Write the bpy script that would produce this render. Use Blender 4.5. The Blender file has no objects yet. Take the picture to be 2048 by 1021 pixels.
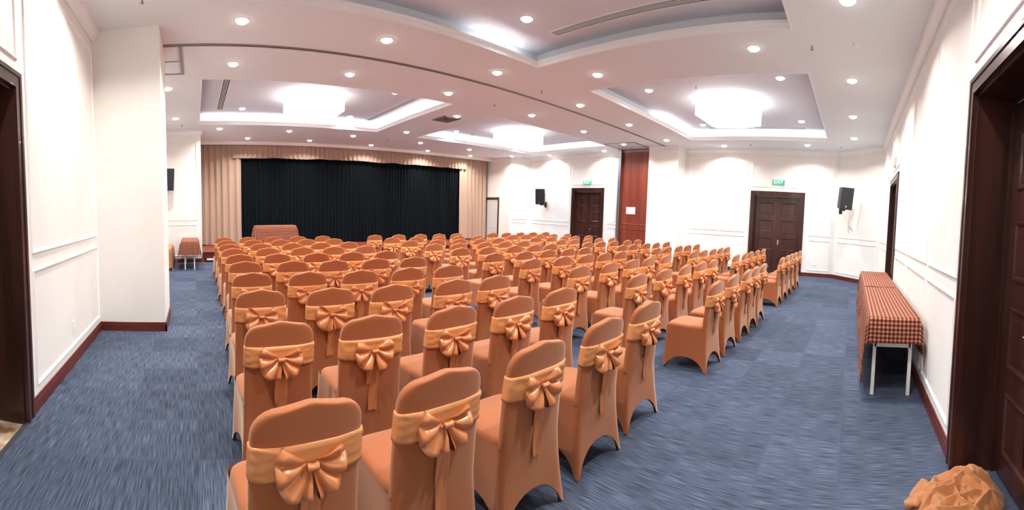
import bpy, bmesh, math, random
from mathutils import Vector, Matrix, noise
random.seed(7)
PI = math.pi
scene = bpy.context.scene
C = bpy.data.collections.new('room'); scene.collection.children.link(C)

# ------------------------------------------------------------------ camera
FX, YC, YAW, PITCH, ROLL, EYE = 837.85, 471.97, .7576, .0574, -.0302, 1.55
def cam_axis(d):
    x, y, z = d
    c, s = math.cos(ROLL), math.sin(ROLL); x, z = c*x + s*z, -s*x + c*z
    c, s = math.cos(PITCH), math.sin(PITCH); y, z = c*y + s*z, -s*y + c*z
    c, s = math.cos(YAW), math.sin(YAW); x, y = c*x + s*y, -s*x + c*y
    return Vector((x, y, z))
cd = bpy.data.cameras.new('camera'); cam = bpy.data.objects.new('camera', cd); C.objects.link(cam)
cd.type = 'PANO'
cd.panorama_type = 'CENTRAL_CYLINDRICAL'
cd.central_cylindrical_radius = 1.0
cd.central_cylindrical_range_u_min = -1024/FX
cd.central_cylindrical_range_u_max = 1024/FX
cd.central_cylindrical_range_v_min = -(1021 - YC)/FX
cd.central_cylindrical_range_v_max = YC/FX
r_, u_, f_ = cam_axis((1, 0, 0)), cam_axis((0, 0, 1)), cam_axis((0, 1, 0))
cam.matrix_world = Matrix(((r_.x, u_.x, -f_.x, 0), (r_.y, u_.y, -f_.y, 0), (r_.z, u_.z, -f_.z, EYE), (0, 0, 0, 1)))
scene.camera = cam

# ------------------------------------------------------------------ world, exposure
w = bpy.data.worlds.new('world'); scene.world = w; w.use_nodes = True
w.node_tree.nodes['Background'].inputs[0].default_value = (.9, .92, 1, 1)
w.node_tree.nodes['Background'].inputs[1].default_value = .3
vs = scene.view_settings
vs.view_transform = 'Standard'; vs.look = 'None'; vs.gamma = 1; vs.use_curve_mapping = False
vs.exposure = .72
WARM, COOL, GLOW = (1, .955, .895), (.70, .86, 1), (1, .97, .93)
DOWN_E, COOL_E, CHAND_E, STRIP_E = 8.0, 6.0, 2.3, 11.0     # glow of the visible lamp faces
WARM_W, COOL_W = 26.0, 18.0                                # output of each recessed downlight, watts

# ------------------------------------------------------------------ materials
def S(r, g, b):
    f = lambda c: (c/255/12.92) if c/255 <= .04045 else ((c/255 + .055)/1.055)**2.4
    return (f(r), f(g), f(b), 1)
def mat(name, col, rough=.6, metal=0, spec=.5, emis=None, es=0, sheen=0, coat=0):
    m = bpy.data.materials.new(name); m.use_nodes = True
    b = m.node_tree.nodes['Principled BSDF']
    b.inputs['Base Color'].default_value = col; b.inputs['Roughness'].default_value = rough
    b.inputs['Metallic'].default_value = metal; b.inputs['Specular IOR Level'].default_value = spec
    if emis: b.inputs['Emission Color'].default_value = (*emis, 1); b.inputs['Emission Strength'].default_value = es
    if sheen: b.inputs['Sheen Weight'].default_value = sheen
    if coat: b.inputs['Coat Weight'].default_value = coat
    return m
def nd(m, t, **k):
    n = m.node_tree.nodes.new(t)
    for a, v in k.items(): setattr(n, a, v)
    return n
def grain(m, c1, c2, scale, stretch, rough=None, bump=0, detail=4, coord='Object', lo=.35, hi=.65):
    """streaky two-tone noise stretched along one axis"""
    nt = m.node_tree; b = nt.nodes['Principled BSDF']
    tc = nd(m, 'ShaderNodeTexCoord'); mp = nd(m, 'ShaderNodeMapping'); mp.inputs['Scale'].default_value = stretch
    nz = nd(m, 'ShaderNodeTexNoise'); nz.inputs['Scale'].default_value = scale; nz.inputs['Detail'].default_value = detail
    cr = nd(m, 'ShaderNodeValToRGB'); cr.color_ramp.elements[0].color = c1; cr.color_ramp.elements[1].color = c2
    cr.color_ramp.elements[0].position = lo; cr.color_ramp.elements[1].position = hi
    nt.links.new(tc.outputs[coord], mp.inputs[0]); nt.links.new(mp.outputs[0], nz.inputs['Vector'])
    nt.links.new(nz.outputs['Fac'], cr.inputs[0]); nt.links.new(cr.outputs[0], b.inputs['Base Color'])
    if bump:
        bp = nd(m, 'ShaderNodeBump'); bp.inputs['Strength'].default_value = bump; bp.inputs['Distance'].default_value = .01
        nt.links.new(nz.outputs['Fac'], bp.inputs['Height']); nt.links.new(bp.outputs[0], b.inputs['Normal'])
    return m
M = {}
M['wall'] = grain(mat('wall_paint', S(240, 236, 230), .55), S(238, 234, 228), S(243, 240, 235), 1.5, (1, 1, 1))
M['ceil'] = mat('ceiling_paint', S(234, 239, 242), .8)
M['ceil_up'] = mat('coffer_paint', S(226, 230, 238), .8)
M['trim'] = mat('trim_paint', S(247, 247, 246), .35)
M['wood'] = grain(mat('dark_wood', S(60, 28, 22), .32, coat=.3), S(46, 22, 18), S(74, 40, 34), 6, (1, 1, .06), bump=.05)
M['redwood'] = grain(mat('red_wood', S(120, 50, 34), .4), S(112, 44, 30), S(136, 62, 42), 5, (1, 1, .05))
M['skirt'] = grain(mat('skirting_wood', S(96, 36, 28), .4), S(86, 30, 24), S(106, 44, 32), 8, (.2, .2, 1))
M['cover'] = mat('spandex_cover', S(162, 90, 50), .8, spec=.2, sheen=.5)
M['cover'].node_tree.nodes['Principled BSDF'].inputs['Sheen Tint'].default_value = (1, .82, .64, 1)
M['satin'] = mat('satin_sash', S(222, 148, 90), .36, spec=.6)
M['bow'] = mat('satin_bow', S(208, 130, 80), .3, spec=.7, metal=.15)
M['black'] = mat('black_plastic', S(38, 38, 42), .5)
M['grille'] = mat('speaker_grille', S(46, 47, 52), .6, metal=.3)
M['steel'] = mat('brushed_steel', S(150, 150, 158), .35, metal=.9)
M['alu'] = mat('track_aluminium', S(148, 142, 140), .5, metal=.4)
M['slot'] = mat('slot_dark', S(90, 88, 92), .7)
M['white_metal'] = mat('white_metal', S(232, 232, 228), .35)
M['plastic'] = mat('white_plastic', S(238, 238, 236), .4)
M['chrome'] = mat('chrome', S(220, 220, 222), .15, metal=1)
M['paper'] = mat('paper', S(240, 240, 242), .8)
M['blackcloth'] = mat('black_curtain', S(11, 18, 23), .9, spec=.1)
M['tan'] = mat('tan_curtain', S(178, 150, 132), .7, sheen=.1)
M['tancloth'] = mat('tan_tablecloth', S(176, 124, 84), .7)
M['heap'] = mat('orange_cover_fabric', S(172, 108, 60), .75, sheen=.2)
M['brass'] = mat('sprinkler_metal', S(150, 150, 150), .4, metal=.8)
M['warm'] = mat('warm_lamp', (1, 1, 1, 1), emis=WARM, es=DOWN_E)
M['cool'] = mat('cool_lamp', (1, 1, 1, 1), emis=COOL, es=COOL_E)
M['chand'] = mat('lit_crystal', (1, 1, 1, 1), emis=GLOW, es=CHAND_E)
M['strip'] = mat('cove_led', (1, 1, 1, 1), emis=GLOW, es=STRIP_E)
M['exit'] = mat('exit_green', S(20, 160, 110), .4, emis=(.02, .55, .3), es=.22)
M['exit_text'] = mat('exit_text', S(200, 255, 240), .4, emis=(.55, 1, .9), es=.5)
M['frost'] = mat('frosted_glass', S(206, 208, 206), .3)
M['darkvoid'] = mat('corridor_dark', S(60, 50, 46), .9)

def carpet():
    m = mat('carpet', S(70, 82, 105), .95, spec=.1); nt = m.node_tree; b = nt.nodes['Principled BSDF']; L = nt.links.new
    tc = nd(m, 'ShaderNodeTexCoord')
    # fine streaks running along Y, broken up in dashes, denser on some tiles
    mp = nd(m, 'ShaderNodeMapping'); mp.inputs['Scale'].default_value = (170, 6, 1)
    nz = nd(m, 'ShaderNodeTexNoise'); nz.inputs['Scale'].default_value = 1; nz.inputs['Detail'].default_value = 1
    L(tc.outputs['Object'], mp.inputs[0]); L(mp.outputs[0], nz.inputs['Vector'])
    ti = nd(m, 'ShaderNodeMapping'); ti.inputs['Scale'].default_value = (2, 2, 1)
    fl = nd(m, 'ShaderNodeVectorMath', operation='FLOOR'); wn = nd(m, 'ShaderNodeTexWhiteNoise', noise_dimensions='2D')
    L(tc.outputs['Object'], ti.inputs[0]); L(ti.outputs[0], fl.inputs[0]); L(fl.outputs[0], wn.inputs['Vector'])
    t2 = nd(m, 'ShaderNodeMapping'); t2.inputs['Scale'].default_value = (6, 9, 1)
    n2 = nd(m, 'ShaderNodeTexNoise'); n2.inputs['Scale'].default_value = 1; n2.inputs['Detail'].default_value = 2
    L(tc.outputs['Object'], t2.inputs[0]); L(t2.outputs[0], n2.inputs['Vector'])
    cr = nd(m, 'ShaderNodeValToRGB'); e = cr.color_ramp.elements
    e[0].position = .36; e[0].color = S(58, 64, 78); e[1].position = .8; e[1].color = S(104, 111, 127)
    k = cr.color_ramp.elements.new(.55); k.color = S(78, 87, 107)
    L(nz.outputs['Fac'], cr.inputs[0])
    ad = nd(m, 'ShaderNodeMath', operation='ADD'); L(wn.outputs['Value'], ad.inputs[0]); L(n2.outputs['Fac'], ad.inputs[1])
    mr = nd(m, 'ShaderNodeMapRange'); mr.inputs['From Min'].default_value = .3; mr.inputs['From Max'].default_value = 1.7
    mr.inputs['To Min'].default_value = .74; mr.inputs['To Max'].default_value = 1.16; L(ad.outputs[0], mr.inputs['Value'])
    mx = nd(m, 'ShaderNodeVectorMath', operation='SCALE'); L(cr.outputs[0], mx.inputs[0]); L(mr.outputs[0], mx.inputs['Scale'])
    L(mx.outputs[0], b.inputs['Base Color'])
    bp = nd(m, 'ShaderNodeBump'); bp.inputs['Strength'].default_value = .3; bp.inputs['Distance'].default_value = .004
    L(nz.outputs['Fac'], bp.inputs['Height']); L(bp.outputs[0], b.inputs['Normal'])
    return m
M['carpet'] = carpet()
def marble():
    m = mat('marble', S(170, 140, 110), .2)
    return grain(m, S(120, 88, 62), S(205, 182, 152), 7, (1, 1, 1), detail=8)
M['marble'] = marble()
def gingham():
    m = mat('gingham', S(180, 120, 90), .8, spec=.2); nt = m.node_tree; b = nt.nodes['Principled BSDF']; L = nt.links.new
    uv = nd(m, 'ShaderNodeUVMap'); sp = nd(m, 'ShaderNodeSeparateXYZ'); L(uv.outputs[0], sp.inputs[0])
    outs = []
    for ax in (0, 1):
        mu = nd(m, 'ShaderNodeMath', operation='MULTIPLY'); mu.inputs[1].default_value = 1/.038; L(sp.outputs[ax], mu.inputs[0])
        fr = nd(m, 'ShaderNodeMath', operation='FRACT'); L(mu.outputs[0], fr.inputs[0])
        gt = nd(m, 'ShaderNodeMath', operation='GREATER_THAN'); gt.inputs[1].default_value = .5; L(fr.outputs[0], gt.inputs[0]); outs.append(gt)
    ad = nd(m, 'ShaderNodeMath', operation='ADD'); L(outs[0].outputs[0], ad.inputs[0]); L(outs[1].outputs[0], ad.inputs[1])
    hf = nd(m, 'ShaderNodeMath', operation='MULTIPLY'); hf.inputs[1].default_value = .5; L(ad.outputs[0], hf.inputs[0])
    cr = nd(m, 'ShaderNodeValToRGB'); cr.color_ramp.interpolation = 'LINEAR'
    e = cr.color_ramp.elements; e[0].color = S(186, 134, 104); e[0].position = 0; e[1].color = S(66, 24, 20); e[1].position = 1
    k = e.new(.5); k.color = S(128, 66, 50)
    L(hf.outputs[0], cr.inputs[0]); L(cr.outputs[0], b.inputs['Base Color'])
    return m
M['gingham'] = gingham()

# ------------------------------------------------------------------ mesh helpers
class MB:
    def __init__(s): s.v = []; s.f = []; s.uv = None
    def add(s, vs, fs):
        o = len(s.v); s.v += [tuple(p) for p in vs]; s.f += [tuple(i + o for i in f) for f in fs]; return s
    def box(s, a, b):
        x0, y0, z0 = a; x1, y1, z1 = b
        x0, x1 = sorted((x0, x1)); y0, y1 = sorted((y0, y1)); z0, z1 = sorted((z0, z1))
        return s.add([(x0,y0,z0),(x1,y0,z0),(x1,y1,z0),(x0,y1,z0),(x0,y0,z1),(x1,y0,z1),(x1,y1,z1),(x0,y1,z1)],
                     [(0,3,2,1),(4,5,6,7),(0,1,5,4),(1,2,6,5),(2,3,7,6),(3,0,4,7)])
    def obox(s, o, U, N, u0, u1, z0, z1, d0, d1):
        """box in the frame of a wall: along U, up Z, out N"""
        o = Vector(o); U = Vector(U); N = Vector(N); Z = Vector((0, 0, 1))
        p = lambda u, z, d: o + U*u + Z*z + N*d
        return s.add([p(u0,z0,d0),p(u1,z0,d0),p(u1,z0,d1),p(u0,z0,d1),p(u0,z1,d0),p(u1,z1,d0),p(u1,z1,d1),p(u0,z1,d1)],
                     [(0,1,2,3),(4,7,6,5),(0,4,5,1),(1,5,6,2),(2,6,7,3),(3,7,4,0)])
    def tube(s, a, b, r, n=10, r2=None, cap=True):
        a = Vector(a); b = Vector(b); d = (b - a).normalized(); r2 = r if r2 is None else r2
        x = d.orthogonal().normalized(); y = d.cross(x)
        vs = [a + (x*math.cos(2*PI*i/n) + y*math.sin(2*PI*i/n))*r for i in range(n)] + \
             [b + (x*math.cos(2*PI*i/n) + y*math.sin(2*PI*i/n))*r2 for i in range(n)]
        fs = [(i, (i+1) % n, n + (i+1) % n, n + i) for i in range(n)]
        if cap: fs += [tuple(range(n-1, -1, -1)), tuple(range(n, 2*n))]
        return s.add(vs, fs)
    def rings(s, rs, closed=True, cap0=False, cap1=False):
        n = len(rs[0]); vs = [p for r in rs for p in r]; fs = []
        for k in range(len(rs) - 1):
            for i in range(n if closed else n - 1):
                j = (i+1) % n; fs.append((k*n+i, k*n+j, (k+1)*n+j, (k+1)*n+i))
        if cap0: fs.append(tuple(range(n-1, -1, -1)))
        if cap1: fs.append(tuple((len(rs)-1)*n + i for i in range(n)))
        return s.add(vs, fs)
    def frame(s, o, U, N, u0, u1, z0, z1, w=.03, d=.014, base=0):
        """mitred picture-frame moulding with a bevelled profile"""
        o = Vector(o); U = Vector(U); N = Vector(N); Z = Vector((0, 0, 1)); rs = []
        for k, (i, h) in enumerate(((0, 0), (.2*w, d), (.6*w, d*.8), (.75*w, d*.45), (w, 0))):
            rs.append([o + U*u + Z*z + N*(h + base) for u, z in ((u0+i, z0+i), (u1-i, z0+i), (u1-i, z1-i), (u0+i, z1-i))])
        return s.rings(rs)
    def build(s, name, m, parent=None, smooth=False, bevel=0):
        me = bpy.data.meshes.new(name); me.from_pydata(s.v, [], s.f); me.validate()
        bm = bmesh.new(); bm.from_mesh(me); bmesh.ops.recalc_face_normals(bm, faces=bm.faces)
        if bevel: bmesh.ops.bevel(bm, geom=bm.edges[:], offset=bevel, segments=2, affect='EDGES', profile=.6)
        bm.to_mesh(me); bm.free()
        me.materials.append(m)
        if smooth:
            me.polygons.foreach_set('use_smooth', [True]*len(me.polygons))
        o = bpy.data.objects.new(name, me); C.objects.link(o)
        if parent: o.parent = parent
        return o
def tag(o, label, cat, group=None):
    o['label'] = label; o['category'] = cat
    if group: o['group'] = group
    return o
def empty(name, loc=(0, 0, 0), rz=0, label=None, cat=None, group=None):
    o = bpy.data.objects.new(name, None); C.objects.link(o); o.location = loc; o.rotation_euler = (0, 0, rz)
    o.empty_display_size = .1
    if label: tag(o, label, cat, group)
    return o
def struct(mb, name, m, parent=None, **k):
    o = mb.build(name, m, parent, **k)
    if not parent: o['kind'] = 'structure'
    return o
def copy_tree(o, parent=None):
    c = o.copy(); C.objects.link(c); c.parent = parent
    for ch in list(o.children): copy_tree(ch, c)
    return c
X, Y, NX, NY = (1,0,0), (0,1,0), (-1,0,0), (0,-1,0)

# ------------------------------------------------------------------ room dimensions
ZC = 3.82          # lower ceiling
ZU = 4.10          # coffer ceiling
XW, XE, YS, YN = -1.25, 12.7, -.75, 15.0
T = .3
# ---- floor
struct(MB().box((XW-.0, YS-.4, -.05), (XE+.4, YN, 0)), 'floor', M['carpet'])
struct(MB().box((XW-2.4, 1.0, -.05), (XW-.001, 3.2, .0)), 'floor_marble', M['marble'])
# ---- walls (boxes with openings)
def wall(name, segs):
    b = MB()
    for a, c in segs: b.box(a, c)
    return struct(b, name, M['wall'])
WD0, WD1, WDZ = 1.36, 2.77, 2.46     # west door opening
wall('wall_west', [((XW-T, YS-T, 0), (XW, WD0, ZC)), ((XW-T, WD1, 0), (XW, 12.25, ZC)), ((XW-T, WD0, WDZ), (XW, WD1, ZC))])
wall('wall_pillar', [((XW, 5.28, 0), (-.40, 6.2, ZC))])
wall('wall_northwest', [((XW-T, 12.25, 0), (.2, 12.55, ZC)), ((-.1, 12.55, 0), (.2, YN, ZC))])
SD0, SD1, SDZ = 1.3, 2.64, 2.48      # near south door
TD0, TD1 = 7.42, 8.7                 # far south door
wall('wall_south', [((XW-T, YS-T, 0), (SD0, YS, ZC)), ((SD1, YS-T, 0), (TD0, YS, ZC)), ((TD1, YS-T, 0), (11.45, YS, ZC)),
                    ((SD0, YS-T, SDZ), (SD1, YS, ZC)), ((TD0, YS-T, SDZ), (TD1, YS, ZC))])
ED = [(1.64, 3.10), (8.75, 10.02)]   # east doors
EDZ = 2.42
wall('wall_east', [((XE, .5, 0), (XE+T, ED[0][0], ZC)), ((XE, ED[0][1], 0), (XE+T, 6.5, ZC)), ((XE, 7.75, 0), (XE+T, ED[1][0], ZC)),
                   ((XE, ED[1][1], 0), (XE+T, 12.5, ZC)), ((XE, ED[0][0], EDZ), (XE+T, ED[0][1], ZC)), ((XE, ED[1][0], EDZ), (XE+T, ED[1][1], ZC))])
wall('wall_east_pilaster', [((12.05, 5.45, 0), (XE+T, 6.5, ZC))])
def prism(pts, z0, z1):
    b = MB(); n = len(pts)
    b.add([(x, y, z0) for x, y in pts] + [(x, y, z1) for x, y in pts],
          [tuple(range(n-1, -1, -1)), tuple(range(n, 2*n))] + [(i, (i+1) % n, n+(i+1) % n, n+i) for i in range(n)])
    return b
SEa, SEb = Vector((11.35, YS, 0)), Vector((12.7, .55, 0))
NEa, NEb = Vector((12.7, 12.4, 0)), Vector((12.15, 13.05, 0))
struct(prism([(11.35, YS), (12.7, .55), (13.0, .55), (13.0, YS-T), (11.35, YS-T)], 0, ZC), 'wall_southeast', M['wall'])
struct(prism([(12.7, 12.4), (12.15, 13.05), (12.15, YN), (13.0, YN), (13.0, 12.4)], 0, ZC), 'wall_northeast', M['wall'])
struct(MB().box((-.1, YN, 0), (13, YN+.2, ZC)), 'wall_north', M['wall'])

# ---- ceiling with four coffers
COF = [(.15, 5.25, 7.45, 11.4), (6.7, 11.95, 7.75, 11.6), (-.15, 4.85, .85, 4.66), (6.25, 11.25, .8, 4.7)]
def ceiling():
    b = MB(); xs = sorted({XW-T, XE+T} | {c for k in COF for c in k[:2]}); ys = sorted({YS-T, YN+.2} | {c for k in COF for c in k[2:]})
    for i in range(len(xs)-1):
        for j in range(len(ys)-1):
            cx, cy = (xs[i]+xs[i+1])/2, (ys[j]+ys[j+1])/2
            if any(k[0] < cx < k[1] and k[2] < cy < k[3] for k in COF): continue
            b.add([(xs[i],ys[j],ZC),(xs[i+1],ys[j],ZC),(xs[i+1],ys[j+1],ZC),(xs[i],ys[j+1],ZC)], [(0,3,2,1)])
    me = b.build('ceiling', M['ceil']); me['kind'] = 'structure'
    bm = bmesh.new(); bm.from_mesh(me.data)
    bmesh.ops.remove_doubles(bm, verts=bm.verts, dist=1e-4)
    g = bmesh.ops.extrude_face_region(bm, geom=bm.faces[:])
    for v in [q for q in g['geom'] if isinstance(q, bmesh.types.BMVert)]: v.co.z += .03
    bmesh.ops.recalc_face_normals(bm, faces=bm.faces); bm.to_mesh(me.data); bm.free()
ceiling()
for n, (x0, x1, y0, y1) in enumerate(COF):
    g = .16
    b = MB()   # cavity: side walls and top
    b.box((x0-g, y0-g, ZU), (x1+g, y1+g, ZU+.04))
    for q in (((x0-g-.03, y0-g, ZC+.02), (x0-g, y1+g, ZU)), ((x1+g, y0-g, ZC+.02), (x1+g+.03, y1+g, ZU)),
              ((x0-g, y0-g-.03, ZC+.02), (x1+g, y0-g, ZU)), ((x0-g, y1+g, ZC+.02), (x1+g, y1+g+.03, ZU))): b.box(*q)
    struct(b, 'ceiling_coffer', M['ceil_up'])
    rs = []    # stepped white lip round the opening
    prof = [(.0, ZC+.01), (.0, ZC-.006), (-.016, ZC-.006), (-.016, ZC+.05), (-.024, ZC+.056), (-.024, ZC+.098), (-.008, ZC+.098), (.0, ZC+.03)]
    for i, z in prof:
        rs.append([(x0-i, y0-i, z), (x1+i, y0-i, z), (x1+i, y1+i, z), (x0-i, y1+i, z)])
    struct(MB().rings(rs), 'trim_%d' % (n+1), M['trim'])
TRIM = [5]
def trim(mb, m=None):
    o = struct(mb, 'trim_%d' % TRIM[0], m or M['trim']); TRIM[0] += 1; return o
# crown moulding along a wall line (a -> b, room side normal N)
def crown(a, b, N, h=.14, d=.1, z=ZC):
    a = Vector(a); b = Vector(b); N = Vector(N); rs = []
    prof = [(0, -h), (.25*d, -h), (.25*d, -h*.82), (.45*d, -h*.7), (.62*d, -h*.45), (.85*d, -h*.3), (.85*d, -h*.15), (d, -h*.15), (d, 0), (0, 0)]
    r0 = [a + N*p + Vector((0, 0, z+q)) for p, q in prof]; r1 = [b + N*p + Vector((0, 0, z+q)) for p, q in prof]
    trim(MB().rings([r0, r1], cap0=True, cap1=True))
SN = Vector((-1.3, 1.35, 0)).normalized(); NNr = Vector((-.65, -.55, 0)).normalized()
crown((XW, YS, 0), (XW, 5.28, 0), X)
crown((XW, 6.2, 0), (XW, 12.25, 0), X)
crown((XW, 12.25, 0), (.2, 12.25, 0), NY); crown((.2, 12.25, 0), (.2, 14.3, 0), X)
crown((XW, YS, 0), (11.35, YS, 0), Y); crown(SEa, SEb, SN); crown((XE, .55, 0), (XE, 5.45, 0), NX)
crown((12.05, 5.45, 0), (12.7, 5.45, 0), NY, h=.06, d=.04); crown((12.05, 5.45, 0), (12.05, 6.5, 0), NX, h=.06, d=.04)
crown((XE, 7.75, 0), (XE, 12.4, 0), NX); crown(NEa, NEb, NNr, h=.1, d=.07); crown((12.15, 13.05, 0), (12.15, 14.3, 0), NX, h=.1, d=.07)
crown((.2, 14.32, 0), (12.15, 14.32, 0), NY, h=.09, d=.12)
# skirting boards
SK = [0]
def skirting(side, o, U, N, u0, u1):
    b = MB().obox(o, U, N, u0, u1, 0, .085, 0, .018); b.obox(o, U, N, u0, u1, .085, .115, 0, .011)
    o = struct(b, 'baseboard_' + side, M['skirt'])
skirting('west', (XW, 0, 0), Y, X, 2.89, 5.28); skirting('pillar', (0, 5.28, 0), X, NY, XW, -.382); skirting('pillar_east', (-.40, 0, 0), Y, X, 5.262, 6.2)
skirting('west_far', (XW, 0, 0), Y, X, 6.2, 12.25); skirting('northwest', (0, 12.25, 0), X, NY, XW, .2)
skirting('west_near', (XW, 0, 0), Y, X, YS, WD0-.12)
skirting('south', (0, YS, 0), X, Y, 2.76, TD0-.12); skirting('south_far', (0, YS, 0), X, Y, TD1+.12, 11.35); skirting('south_near', (0, YS, 0), X, Y, XW, SD0-.12)
U_SE = (SEb - SEa).normalized(); U_NE = (NEb - NEa).normalized()
skirting('southeast', SEa, U_SE, SN, 0, (SEb-SEa).length)
skirting('east', (XE, 0, 0), Y, NX, .55, ED[0][0]-.12); skirting('east_middle', (XE, 0, 0), Y, NX, ED[0][1]+.12, 5.45)
skirting('east_pilaster', (12.05, 0, 0), Y, NX, 5.45, 6.5); skirting('east_far', (XE, 0, 0), Y, NX, 7.75, ED[1][0]-.12)
skirting('east_end', (XE, 0, 0), Y, NX, ED[1][1]+.12, 12.4)
# panel mouldings: upper and lower frame pairs
def panels(o, U, N, u0, u1, upper=True, lower=True, top=3.55, z1=1.24):
    if upper: trim(MB().frame(o, U, N, u0, u1, z1, top))
    if lower: trim(MB().frame(o, U, N, u0, u1, .19, 1.11))
W_ = ((XW, 0, 0), Y, X)
panels(*W_, 3.02, 5.2); panels(*W_, 6.35, 9.2); panels(*W_, 9.3, 12.15); panels(*W_, WD0-.1, WD1+.1, lower=False, z1=2.68); panels(*W_, YS+.1, WD0-.2)
panels((0, 12.25, 0), X, NY, XW+.12, .08)
S_ = ((0, YS, 0), X, Y)
panels(*S_, 2.87, 4.0); panels(*S_, 4.1, 5.6); panels(*S_, 5.7, 7.2); panels(*S_, SD0-.1, SD1+.1, lower=False, z1=2.72); panels(*S_, TD0-.1, TD1+.1, lower=False, z1=2.72)
panels(*S_, 8.95, 11.2); panels(*S_, XW+.12, SD0-.25)
panels(SEa, U_SE, SN, .12, (SEb-SEa).length-.12)
E_ = ((XE, 0, 0), Y, NX)
panels(*E_, .68, 1.36); panels(*E_, 3.36, 5.3); panels(*E_, ED[0][0]-.1, ED[0][1]+.1, lower=False, z1=2.66)
panels(*E_, 7.9, 8.48); panels(*E_, 10.25, 12.25); panels(*E_, ED[1][0]-.1, ED[1][1]+.1, lower=False, z1=2.66)
panels(NEa, U_NE, NNr, .1, (NEb-NEa).length-.08)

# ------------------------------------------------------------------ doors
def leaf(parent, o, U, N, u0, u1, z1, th=.045):
    """one door leaf with four moulded panels"""
    o = Vector(o); b = MB().obox(o, U, N, u0, u1, .012, z1, -th, 0)
    lf = b.build('door_leaf', M['wood'], parent)
    m = .14*(u1-u0) + .03
    for z0, zz in ((.17, .56), (.72, 1.11), (1.28, 1.66), (1.86, z1-.2)):
        p = MB().frame(o, U, N, u0+m, u1-m, z0, zz, w=.035, d=.012)
        p.obox(o, U, N, u0+m+.07, u1-m-.07, z0+.07, zz-.07, 0, .006)
        p.build('panel', M['wood'], lf)
    return lf
def lever(parent, o, U, N, u, z, s):
    b = MB().obox(o, U, N, u-.022, u+.022, z-.11, z+.05, 0, .008)
    o = Vector(o); U = Vector(U); N = Vector(N); p = o + U*u + Vector((0, 0, z)) + N*.008
    b.tube(p, p + N*.045, .011); b.tube(p + N*.045, p + N*.045 + U*s*.12, .0095)
    b.build('door_handle', M['chrome'], parent, smooth=False)
def door(name, o, U, N, u0, u1, z1, rec, double=True, cw=.12):
    root = empty(name, tuple(Vector(o) + Vector(U)*u0)); root['kind'] = 'structure'
    o2 = Vector((0, 0, 0)) - Vector(U)*u0
    c = MB()
    for a, b_ in ((u0-cw, u0), (u1, u1+cw)):
        c.obox(o2, U, N, a, b_, 0, z1+cw, 0, .022)
        inner = b_ if a < u0 else a; s = -1 if a < u0 else 1
        c.obox(o2, U, N, inner, inner+s*.035, 0, z1+.035, .022, .034)
        outer = a if a < u0 else b_
        c.obox(o2, U, N, outer, outer-s*.03, 0, z1+cw, .022, .03)
    c.obox(o2, U, N, u0, u1, z1, z1+cw, 0, .022); c.obox(o2, U, N, u0, u1, z1, z1+.035, .022, .034); c.obox(o2, U, N, u0-cw+.03, u1+cw-.03, z1+cw-.03, z1+cw, .022, .03)
    c.build('casing', M['wood'], root)
    j = MB(); t = .02
    j.obox(o2, U, N, u0, u0+t, 0, z1, -rec, 0); j.obox(o2, U, N, u1-t, u1, 0, z1, -rec, 0); j.obox(o2, U, N, u0+t, u1-t, z1-t, z1, -rec, 0)
    for a in (u0+t, u1-t-.02): j.obox(o2, U, N, a, a+.02, 0, z1-t, -rec+.0, -rec+.03)
    j.build('jamb', M['wood'], root)
    ol = o2 - Vector(N)*rec
    if double:
        mid = (u0+u1)/2
        leaf(root, ol, U, N, u0+t+.003, mid-.002, z1-t-.004); lf = leaf(root, ol, U, N, mid+.002, u1-t-.003, z1-t-.004)
        lever(lf, ol, U, N, mid+.06 if double == 1 else mid-.06, 1.0, 1 if double == 1 else -1)
    else:
        leaf(root, ol, U, N, u0+t+.003, u1-t-.003, z1-t-.004)
    return root
door('door_1', (XW, 0, 0), Y, X, WD0, WD1, WDZ, .26)  # leaves out of view, added shut to seal out light
door('door_2', (0, YS, 0), X, Y, SD0, SD1, SDZ, .27)
door('door_3', (0, YS, 0), X, Y, TD0, TD1, SDZ, .27)
# on the east wall U runs southward so that the lever lands on the right-hand leaf
door('door_4', (XE, 0, 0), Y, NX, ED[0][0], ED[0][1], EDZ, .12, double=2)
door('door_5', (XE, 0, 0), Y, NX, ED[1][0], ED[1][1], EDZ, .12, double=2)
struct(MB().box((XW-.006, WD0, 0), (XW+.03, WD1, .008)), 'trim_threshold', M['steel'])
# unseen west door leaves, added shut, seal the opening against light
# narrow service door beside the stage
sd = empty('door_6', (12.15, 13.72, 0)); sd['kind'] = 'structure'
b = MB(); 
for a in (0, .82): b.box((-.03, a, 0.0), (.0, a+.07, 2.16))
b.box((-.03, .07, 2.06), (0, .82, 2.16)); b.build('casing', M['wood'], sd)
lf = MB().box((-.012, .07, .01), (0, .82, 2.06)).build('door_leaf', M['frost'], sd)
MB().frame((-.012, 0, 0), Y, NX, .14, .76, .95, 1.98, w=.02, d=.006).build('panel', M['frost'], lf)
MB().frame((-.012, 0, 0), Y, NX, .14, .76, .1, .85, w=.02, d=.006).build('panel', M['frost'], lf)

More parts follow.
